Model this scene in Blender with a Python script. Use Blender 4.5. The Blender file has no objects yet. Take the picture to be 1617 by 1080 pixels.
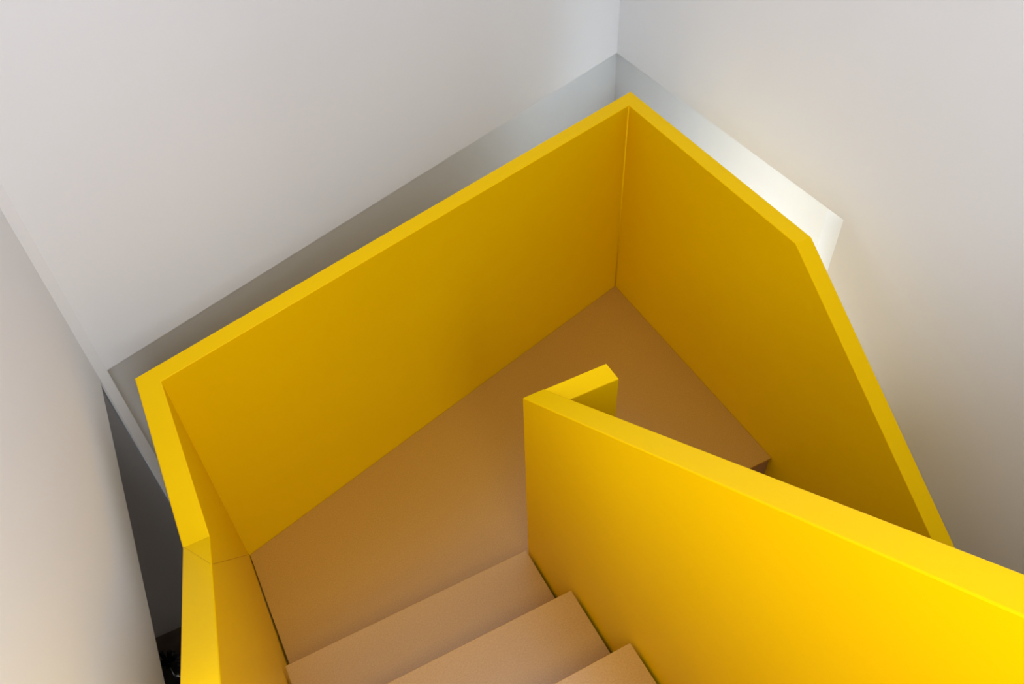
import bpy, bmesh, math
from mathutils import Vector, Matrix

# ------------------------------------------------------------------ frame of reference
# The stair was surveyed with the landing at z = 0; S brings it to real size and the plan is
# turned so that the two flights run along the y axis.
S = 0.9
TURN = math.radians(-25.8)
CT, ST = math.cos(TURN), math.sin(TURN)
def q(x, y): return Vector(((x*CT - y*ST)*S, (x*ST + y*CT)*S))
def ang(a): return Vector((math.cos(a+TURN), math.sin(a+TURN)))

scene = bpy.context.scene
C = scene.collection

# ------------------------------------------------------------------ camera
F, PITCH, ROLL, ZC = 1318.03, 0.800868, -0.0467372, 2.81085
cd = bpy.data.cameras.new('camera'); cam = bpy.data.objects.new('camera', cd); C.objects.link(cam)
cd.sensor_fit = 'HORIZONTAL'; cd.sensor_width = 36.0; cd.lens = F/1617*36.0
cd.clip_start = 0.02; cd.clip_end = 200
fw = Vector((0, math.cos(PITCH), -math.sin(PITCH))); rt = Vector((1, 0, 0)); up = rt.cross(fw)
r2 = rt*math.cos(ROLL) + up*math.sin(ROLL); u2 = -rt*math.sin(ROLL) + up*math.cos(ROLL)
RM = Matrix((r2, u2, -fw)).transposed().to_4x4()
cam.matrix_world = Matrix.Translation((0, 0, ZC*S)) @ Matrix.Rotation(TURN, 4, 'Z') @ RM
scene.camera = cam

# ------------------------------------------------------------------ view, world, lights
vs = scene.view_settings
vs.view_transform = 'Standard'; vs.look = 'None'; vs.gamma = 1.0; vs.use_curve_mapping = False
vs.exposure = 0.04
w = bpy.data.worlds.new('World'); scene.world = w; w.use_nodes = True
bg = w.node_tree.nodes['Background']; bg.inputs[0].default_value = (0.80, 0.88, 1.0, 1); bg.inputs[1].default_value = 0.1

def area(name, loc, target, sx, sy, power, col):
    l = bpy.data.lights.new(name, 'AREA'); l.shape = 'RECTANGLE'; l.size = sx; l.size_y = sy
    l.energy = power; l.color = col
    o = bpy.data.objects.new(name, l); C.objects.link(o); o.location = loc
    o.rotation_euler = (Vector(target)-Vector(loc)).to_track_quat('-Z', 'Y').to_euler()
    return o
# daylight through the big window behind the upper floor, and unseen fill lights added round the stair
DAY = (0.85, 0.91, 1.0)
area('stair_head_fill', (0.05, -0.35, 2.65), (0.3, 0.8, 0.6), 0.6, 0.6, 21.5, DAY)  # fill added just above the camera, brightens the near end of the stair
area('side_fill', (-0.9, 0.25, 1.95), (0.6, 0.9, 1.2), 0.6, 0.6, 14.5, DAY)  # added to brighten the inner balustrade from the left, no window stands here
area('high_side_fill', (-1.3, 0.2, 3.2), (0.6, 1.1, 1.0), 1.0, 1.0, 6, DAY)  # second unseen fill from the upper left, added to balance brightness
area('back_window_daylight', (0.2, -2.3, 3.0), (0, 1.4, 1.4), 1.2, 1.2, 37, DAY)
area('ceiling_fill', (1.0, 1.3, 4.0), (0.9, 1.3, 0), 1.6, 2.2, 29, DAY)  # broad overhead fill, added without any fitting in the ceiling
l = area('lower_fill', (1.74, 1.92, -0.9), (2.15, 1.97, 0.45), 0.25, 0.25, 10.5, (0.74, 0.87, 1.0))  # hidden below the landing, added to whiten the lower right wall
l.data.spread = math.radians(84)

# ------------------------------------------------------------------ materials
def mat(name, col, rough=0.5, spec=0.5, metal=0.0, coat=0.0):
    m = bpy.data.materials.new(name); m.use_nodes = True
    b = m.node_tree.nodes['Principled BSDF']
    b.inputs['Base Color'].default_value = (*col, 1); b.inputs['Roughness'].default_value = rough
    b.inputs['Specular IOR Level'].default_value = spec; b.inputs['Metallic'].default_value = metal
    b.inputs['Coat Weight'].default_value = coat
    return m
def mottle(m, c1, c2, scale, bump=0.0, detail=3.0, lo=0.35, hi=0.65, dist=0.001):
    nt = m.node_tree; b = nt.nodes['Principled BSDF']
    tc = nt.nodes.new('ShaderNodeTexCoord'); nz = nt.nodes.new('ShaderNodeTexNoise')
    nz.inputs['Scale'].default_value = scale; nz.inputs['Detail'].default_value = detail
    cr = nt.nodes.new('ShaderNodeValToRGB')
    cr.color_ramp.elements[0].position = lo; cr.color_ramp.elements[0].color = (*c1, 1)
    cr.color_ramp.elements[1].position = hi; cr.color_ramp.elements[1].color = (*c2, 1)
    nt.links.new(tc.outputs['Object'], nz.inputs['Vector']); nt.links.new(nz.outputs['Fac'], cr.inputs['Fac'])
    nt.links.new(cr.outputs['Color'], b.inputs['Base Color'])
    if bump:
        bp = nt.nodes.new('ShaderNodeBump'); bp.inputs['Strength'].default_value = bump; bp.inputs['Distance'].default_value = dist
        nt.links.new(nz.outputs['Fac'], bp.inputs['Height']); nt.links.new(bp.outputs['Normal'], b.inputs['Normal'])
    return m
YEL = mat('yellow_lacquer', (0.90, 0.59, 0.0), 0.35, 0.06)
mottle(YEL, (0.845, 0.505, 0.0), (0.855, 0.515, 0.0), 3, 0)
SEAM = mat('yellow_seam', (0.62, 0.33, 0.0), 0.5, 0.2)
CORK = mottle(mat('brown_composite', (.4, .2, .08), 0.33, 1.0), (0.40, 0.185, 0.012), (0.47, 0.24, 0.032), 260, 0.15, 4, dist=0.0004)
CORKE = mottle(mat('brown_composite_edge', (.4, .2, .08), 0.6, 0.3), (0.36, 0.18, 0.07), (0.43, 0.23, 0.09), 260, 0.1, 4, dist=0.0004)
WALL = mottle(mat('wall_plaster', (.8, .77, .74), 0.85, 0.2), (0.765, 0.755, 0.755), (0.78, 0.77, 0.77), 2.0, 0)
WHITE = mottle(mat('white_plaster', (.8, .8, .8), 0.8, 0.2), (0.79, 0.79, 0.79), (0.81, 0.81, 0.81), 2.0, 0)
CEIL = mat('ceiling_paint', (0.8, 0.79, 0.78), 0.9, 0.2)
DARKF = mottle(mat('dark_floor', (.05, .04, .03), 0.6, 0.3), (0.15, 0.105, 0.07), (0.19, 0.135, 0.09), 12, 0)
DWALL = mat('lower_wall_paint', (0.76, 0.69, 0.62), 0.8, 0.2)
OAK = mottle(mat('upper_floor', (.4, .2, .08), 0.5, 0.35), (0.40, 0.25, 0.14), (0.46, 0.3, 0.17), 30, 0)
BLACK = mat('black_gloss', (0.012, 0.012, 0.012), 0.15, 0.6)
FRAME = mat('window_frame', (0.75, 0.75, 0.75), 0.4, 0.4)

# ------------------------------------------------------------------ helpers
def link(name, bm, m, parent=None, loc=(0, 0, 0), smooth=False):
    bmesh.ops.remove_doubles(bm, verts=bm.verts, dist=1e-6)
    bmesh.ops.recalc_face_normals(bm, faces=bm.faces)
    me = bpy.data.meshes.new(name); bm.to_mesh(me); bm.free(); me.materials.append(m)
    o = bpy.data.objects.new(name, me); C.objects.link(o)
    if smooth:
        for p in me.polygons: p.use_smooth = True
    if parent: o.parent = parent; o.matrix_parent_inverse = Matrix.Translation(-Vector(parent.location))
    return o
def tag(o, label, cat, group=None):
    o['label'] = label; o['category'] = cat
    if group: o['group'] = group
    return o
def thing(name, label, cat, loc, group=None):
    o = bpy.data.objects.new(name, None); C.objects.link(o); o.location = loc; o.empty_display_size = 0.1
    return tag(o, label, cat, group)
def struct(name, bm, m):
    o = link(name, bm, m); o['kind'] = 'structure'; return o
def prism(bm, pts, z0, z1):
    """plan polygon pts (2D) extruded from z0 to z1"""
    a = [bm.verts.new((p[0], p[1], z0)) for p in pts]; b = [bm.verts.new((p[0], p[1], z1)) for p in pts]
    n = len(pts)
    bm.faces.new(a); bm.faces.new(b)
    for i in range(n): bm.faces.new((a[i], a[(i+1) % n], b[(i+1) % n], b[i]))
def slab(pts, z0, z1, bev=0.0):
    bm = bmesh.new(); prism(bm, pts, z0, z1)
    if bev:
        bmesh.ops.recalc_face_normals(bm, faces=bm.faces)
        bmesh.ops.bevel(bm, geom=[e for e in bm.edges], offset=bev, segments=2, affect='EDGES', profile=0.5)
    return bm
def isect(a, da, b, db):
    d = da.x*(-db.y) + db.x*da.y
    r = b - a
    s = (r.x*(-db.y) + db.x*r.y)/d
    return a + da*s
def left_of(d): return Vector((-d.y, d.x))
def sweep(bm, st, rnd=0.003):
    """solid wall: st = list of stations (inner_xy, outer_xy, zbottom_in, ztop); soft top edges"""
    rings = []
    for ii, oo, zb, zt in st:
        L = (oo-ii).length; f = rnd/L
        prof = [(0, zb), (0, zt-rnd), (f*0.3, zt-rnd*0.3), (f, zt), (1-f, zt), (1-f*0.3, zt-rnd*0.3), (1, zt-rnd), (1, zb)]
        rings.append([bm.verts.new((*(ii.lerp(oo, k)), z)) for k, z in prof])
    n = len(rings[0])
    for a, b in zip(rings, rings[1:]):
        for i in range(n): bm.faces.new((a[i], a[(i+1) % n], b[(i+1) % n], b[i]))
    bm.faces.new(rings[0]); bm.faces.new(rings[-1])
def tube(bm, a, b, r, n=8):
    a = Vector(a); b = Vector(b); d = (b-a).normalized()
    x = d.orthogonal().normalized(); y = d.cross(x)
    A = [bm.verts.new(a + (x*math.cos(2*math.pi*i/n)+y*math.sin(2*math.pi*i/n))*r) for i in range(n)]
    B = [bm.verts.new(b + (x*math.cos(2*math.pi*i/n)+y*math.sin(2*math.pi*i/n))*r) for i in range(n)]
    for i in range(n): bm.faces.new((A[i], A[(i+1) % n], B[(i+1) % n], B[i]))
    bm.faces.new(A); bm.faces.new(B)

# ------------------------------------------------------------------ survey of the stair
RS, G = 0.2180726*S, 0.3009551*S; SL = RS/G
H = 1.0*S; H1 = 1.0311822*S; T = 0.0676659*S
FL, FB = q(-1.0369996, 1.6625023), q(0.5277436, 3.0836989)
dR, dL, dP, dN = ang(-1.1308688), ang(-1.1174076), ang(-1.1209984), ang(0.4436929)
dB = (FB-FL).normalized()
FR = FB + dR*1.1984555*S
TR = FB + dR*1.0274551*S
TK = FL + dL*0.5922783*S
P1 = q(0.0231599, 1.5059163)
nB, nR, nL = left_of(dB), left_of(dR), -left_of(dL)
OL = isect(FL+nB*T, dB, FL+nL*T, dL); OB = isect(FB+nB*T, dB, FB+nR*T, dR)
NUP = 9                                   # risers in the flight towards the camera
ZUP = NUP*RS                              # upper floor level
ZLO = -8*RS                               # lower floor level

# ------------------------------------------------------------------ setting: upper walls
WZ = 0.80*S
k = WZ/S
LW0, LW1 = q(-1.359, 1.868), q(-0.884, 0.848)          # left wall face
RC, RJ = q(0.592, 3.930), q(1.290, 2.517)              # right wall: corner with rear wall, jamb
BW0 = q(-1.347, 1.906)                                 # rear wall, left end
dLW, dRW, dBW = (LW1-LW0).normalized(), (RJ-RC).normalized(), (RC-BW0).normalized()
nLW, nRW, nBW = -left_of(dLW), left_of(dRW), left_of(dBW)   # pointing out of the stairwell
ZT = 4.05; TH = 0.14
LWE = LW0 + dLW*1.42     # the left wall ends beside the camera, the upper room opens up there
LE, RE = LW0 + dLW*5.6, RC + dRW*6.8
struct('wall_left', slab([LW0, LWE, LWE+nLW*TH, LW0+nLW*TH], WZ, ZT), WALL)
RCo = isect(RC+nRW*TH, dRW, RC+nBW*TH, dBW)
struct('wall_rear', slab([BW0, RC, RCo, BW0+nBW*TH], WZ, ZT), WALL)
bm = slab([RC, RJ, RJ+nRW*TH, RCo], WZ, ZT); prism(bm, [RJ, RE, RE+nRW*TH, RJ+nRW*TH], ZLO, ZT)
struct('wall_right', bm, WALL)
struct('ceiling', slab([LW0+nLW*.3+nBW*.3, RC+nBW*.4+nRW*.3, RE+nRW*.3, LE+nLW*.3], ZT, ZT+.1), CEIL)
# narrow corner post that carries on below the wall edges
struct('trim_1', slab([LW0, BW0, BW0+nBW*.14, LW0-dLW*.6-nLW*.005, LW0-dLW*.6+nLW*.006, LW0+nLW*.006], ZLO, ZT), WALL)
# wall behind the camera with the window that lights the stair
dX = (RE-LE).normalized(); WL = (RE-LE).length; nX = left_of(dX)*-1
a0, a1 = 0.25, WL-0.25; z0, z1 = 2.35, 3.85
bm = bmesh.new()
for (s0, s1, b0, b1) in ((0, WL, ZLO, z0), (0, WL, z1, ZT), (0, a0, z0, z1), (a1, WL, z0, z1)):
    A, B = LE+dX*s0, LE+dX*s1; prism(bm, [A, B, B+nX*TH, A+nX*TH], b0, b1)
struct('wall_back', bm, WALL)
bm = bmesh.new()
for (s0, s1, b0, b1) in ((a0, a1, z0, z0+.05), (a0, a1, z1-.05, z1), (a0, a0+.05, z0, z1), (a1-.05, a1, z0, z1), ((a0+a1)/2-.03, (a0+a1)/2+.03, z0, z1)):
    A, B = LE+dX*s0+nX*.04, LE+dX*s1+nX*.04; prism(bm, [A, B, B+nX*.05, A+nX*.05], b0, b1)
struct('window_1', bm, FRAME)

# ------------------------------------------------------------------ setting: lower storey
RB = 0.13                                   # the lower walls stand back by this much
A = BW0 + nBW*RB - dBW*0.0; B = isect(RC+nBW*RB, dBW, RC+nRW*RB, dRW)
struct('wall_lower_rear', slab([A, B, B+nBW*.1, A+nBW*.1], ZLO, ZT), WHITE)
# right lower wall: straight part, then a splayed face towards the jamb
Rk = RJ + nRW*RB - dRW*0.175
struct('wall_lower_right', slab([B, Rk, Rk+nRW*.1, B+nRW*.1+nBW*.1], ZLO, ZT), WHITE)
struct('wall_lower_end', slab([Rk, RJ+nRW*.0, RJ+nRW*.1+dRW*.0, Rk+nRW*.1], ZLO, WZ), WHITE)
# left: deep dark room under the left wall
D0 = LW0 + nLW*1.3
struct('wall_lower_left', slab([D0+nBW*.6, D0+dLW*5.6, D0+dLW*5.6+nLW*.1, D0+nLW*.1+nBW*.6], ZLO, WZ+.1), DWALL)
E0 = LW0+nLW*.006-dLW*.55
struct('wall_lower_side', slab([E0, E0+nLW*1.4, E0+nLW*1.4+nBW*.1, E0+nBW*.1], ZLO, WZ+.1), DWALL)
struct('ceiling_lower', slab([LW0+nLW*TH+nBW*.56, LE+nLW*TH, LE+nLW*1.4, LW0+nLW*1.4+nBW*.56], WZ, WZ+.1), CEIL)
struct('floor', slab([LW0+nLW*1.5+nBW*.7, RC+nBW*.5+nRW*.3, RE+nRW*.3, LE+nLW*1.5], ZLO-.1, ZLO), DARKF)
# upper floor, from the top of the flight back to the window wall
U0 = P1 + dP*(NUP*G) 
UA = isect(U0, dN, LW0, dLW); UB = isect(U0, dN, RC, dRW)
struct('floor_upper', slab([UA, UB, RE, LE], ZUP-.22, ZUP-.002), OAK)

# ------------------------------------------------------------------ outer balustrade
ob = thing('stair_balustrade', 'tall yellow outer balustrade wrapping round the brown landing, beside the white walls', 'balustrade', (*FL, 0))
EL = FL + dL*(2.5*S); ER = FB + dR*(3.4*S)
oTK, oTR = TK+nL*T, TR+nR*T
zl = lambda s: H + max(0, s)*SL
ZB = -0.24*S
EPS = 0.0004
# left side, level part and climbing part
bm = bmesh.new(); sweep(bm, [(FL, OL, ZB, H), (TK, oTK, ZB, H)])
link('level_side_panel', bm, YEL, ob)
bm = bmesh.new(); LL = (EL-TK).length
sweep(bm, [(TK, oTK, ZB, H), (EL, EL+nL*T, ZB+LL*SL, H+LL*SL)])
link('climbing_side_panel', bm, YEL, ob)
bm = bmesh.new(); sweep(bm, [(FL, OL, ZB, H), (FB, OB, ZB, H)])
link('rear_panel', bm, YEL, ob)
bm = bmesh.new(); LR = (ER-TR).length
sweep(bm, [(FB, OB, ZB, H), (TR, oTR, ZB-.12, H), (ER, ER+nR*T, ZB-.12-LR*SL, H-LR*SL)])
link('descending_side_panel', bm, YEL, ob)
# weld bead in the far corner and the seam on the left side
bm = bmesh.new(); d = (dR-dB).normalized()
tube(bm, (*(FB+d*.0015), 0.0), (*(FB+d*.0015), H-.006), .004)
o = link('corner_weld', bm, YEL, ob, smooth=True)
bm = bmesh.new()
K2 = TK + dL*(.16*S)
tube(bm, (*FL, 0.004), (*K2, H+.16*S*SL-.004), .0009, 6)
tube(bm, (*(K2+nL*.003), H+.16*S*SL-.0006), (*(oTK-nL*.003), H-.0006), .0009, 6)
o = link('panel_seam', bm, SEAM, ob)

# ------------------------------------------------------------------ inner balustrade
ib = thing('stair_balustrade', 'yellow inner balustrade between the two flights, short return at its lower end', 'balustrade', (*P1, 0))
nP = left_of(dP); nN = Vector((dN.y, -dN.x))
RET = 0.2705*S
IC = isect(P1+nP*T, dP, P1+nN*T, dN)
LI = 2.75*S
EI = P1 + dP*LI
bm = bmesh.new(); sweep(bm, [(P1, P1+nP*T, -.20, H1), (EI, EI+nP*T, -.20+LI*SL*0.55, H1+LI*SL)])
link('climbing_panel', bm, YEL, ib)
RE1 = P1 + dN*RET
bm = bmesh.new(); R0 = P1+nP*(T+.0003)
sweep(bm, [(R0, R0+nN*T, -.18, H1), (RE1, RE1+nN*T, -.18, H1)])
link('return_panel', bm, YEL, ib)

# ------------------------------------------------------------------ landing
GAP = 0.0085
SD = 0.012                                  # board thickness
# plan of the landing board, clear of the balustrades
g = 0.0012
aFL = isect(FL-nB*g, dB, FL-nL*0.003, dL)
aFB = isect(FB-nB*g, dB, FB-nR*g, dR)
bF = P1 + dP*0.03                           # board runs a little way under the first step
lf = isect(bF, dN, FL-nL*GAP, dL)
FRi = FR - nR*g
pin = P1+nP*T+nP*.002                       # inner end beside the inner balustrade
m1 = P1 - dN*.0 - nP*GAP
cr = isect(FRi, dN, P1+nP*(T+.002), dP)
# the return stands on the board; the board is cut round the climbing panel
land = thing('stair_landing', 'large five-sided brown landing at the turn of the yellow stair', 'landing', (*((FL+FR)/2), 0))
bm = slab([aFL, lf, isect(bF, dN, P1-nP*.002, dP), P1-nP*.002-dP*.002, P1+nP*(T+.002)-dP*.002, cr, FRi, aFB], -SD, 0, 0.0012)
link('board', bm, CORK, land)
rr = dP*-0.008
bm = slab([cr+rr, FRi+rr, FRi+rr*3, cr+rr*3], -RS+.0005, -SD-.0005)
link('riser', bm, CORKE, land)

# ------------------------------------------------------------------ steps
def step(origin, dirn, z, lineA, lineB, gA, gB, label, group, below=True):
    """one step: a board with its nosing line at origin, and the riser under it.
    lineA / lineB = (point, direction, inward normal) of the two balustrades"""
    pa, da, na = lineA; pb, db, nb = lineB
    A0 = isect(origin, dN, pa+na*gA, da); B0 = isect(origin, dN, pb+nb*gB, db)
    o2 = origin + dirn*(G+0.03)
    A1 = isect(o2, dN, pa+na*gA, da); B1 = isect(o2, dN, pb+nb*gB, db)
    t = thing('stair_step', label, 'step', (*((A0+B0)/2), z-RS), group)
    link('tread', slab([A0, B0, B1, A1], z-SD, z, 0.0012), CORK, t)
    s1, s2 = dirn*.022, dirn*.040
    # riser stands under the nosing down to the board below
    link('riser', slab([A0+s1, B0+s1, B0+s2, A0+s2], z-RS+.0005, z-SD-.0005), CORKE, t)
    return t
LA = (FL, dL, -nL); LB = (P1, dP, -nP)
ORD = ['', 'first', 'second', 'third', 'fourth', 'fifth', 'sixth', 'seventh', 'eighth']
labels = {1: 'lowest brown step up from the landing, left of the inner yellow balustrade',
          2: 'second brown step above the landing, its right corner against the inner balustrade',
          3: 'pale pinkish brown step nearest the camera, at the bottom edge of the photo'}
for n in range(1, NUP+1):
    if n < NUP:
        step(P1+dP*((n-1)*G), dP, n*RS, LA, LB, GAP, GAP,
             labels.get(n, 'brown step below the camera, %s step above the landing' % ORD[n]),
             'brown steps of the flight towards the camera')
def step_down(n):
    z = -n*RS; o1 = FR + dP*((n-1)*G-.035); o2 = FR + dP*(n*G)
    A0 = isect(o1, dN, P1+nP*(T+.004), dP); B0 = isect(o1, dN, FR-nR*.002, dR)
    A1 = isect(o2, dN, P1+nP*(T+.004), dP); B1 = isect(o2, dN, FR-nR*.002, dR)
    t = thing('stair_step', 'brown step behind the inner yellow balustrade, %s step below the landing' % ORD[n], 'step', (*((A0+B0)/2), z-RS), 'brown steps of the flight going down')
    link('tread', slab([A0, B0, B1, A1], z-SD, z, 0.0012), CORK, t)
    s = dP*-.008
    link('riser', slab([A1+s, B1+s, B1+s*3, A1+s*3], z-RS+.0005, z-SD-.0005), CORKE, t)
for n in range(1, 8): step_down(n)

# ------------------------------------------------------------------ black bag on the lower floor
import random
rnd = random.Random(4)
bag = thing('plastic_bag', 'crumpled glossy black bag on the dark floor far below, left of the yellow balustrade', 'bag', (-0.80, 2.33, ZLO))
bm = bmesh.new(); bmesh.ops.create_icosphere(bm, subdivisions=4, radius=1)
for v in bm.verts:
    c = v.co.copy(); a = math.atan2(c.y, c.x)
    k = 1 + .10*math.sin(5*a+3*c.z) + .07*math.sin(9*a-6*c.z+1) + rnd.uniform(-.02, .02)
    top = max(0, c.z)
    v.co = Vector((c.x*k*.11*(1-.72*top**1.5), c.y*k*.10*(1-.72*top**1.5), max(0.0, (c.z+.75)*.10)))
    v.co += Vector((-0.80, 2.33, ZLO+.001))
link('sack', bm, BLACK, bag, smooth=True)
bm = bmesh.new()
for k in range(7):
    a = k*.9; tube(bm, (-0.80+.01*math.cos(a), 2.33+.01*math.sin(a), ZLO+.165), (-0.80+.045*math.cos(a), 2.33+.045*math.sin(a), ZLO+.21+.01*(k % 3)), .011, 6)
link('knot', bm, BLACK, bag)
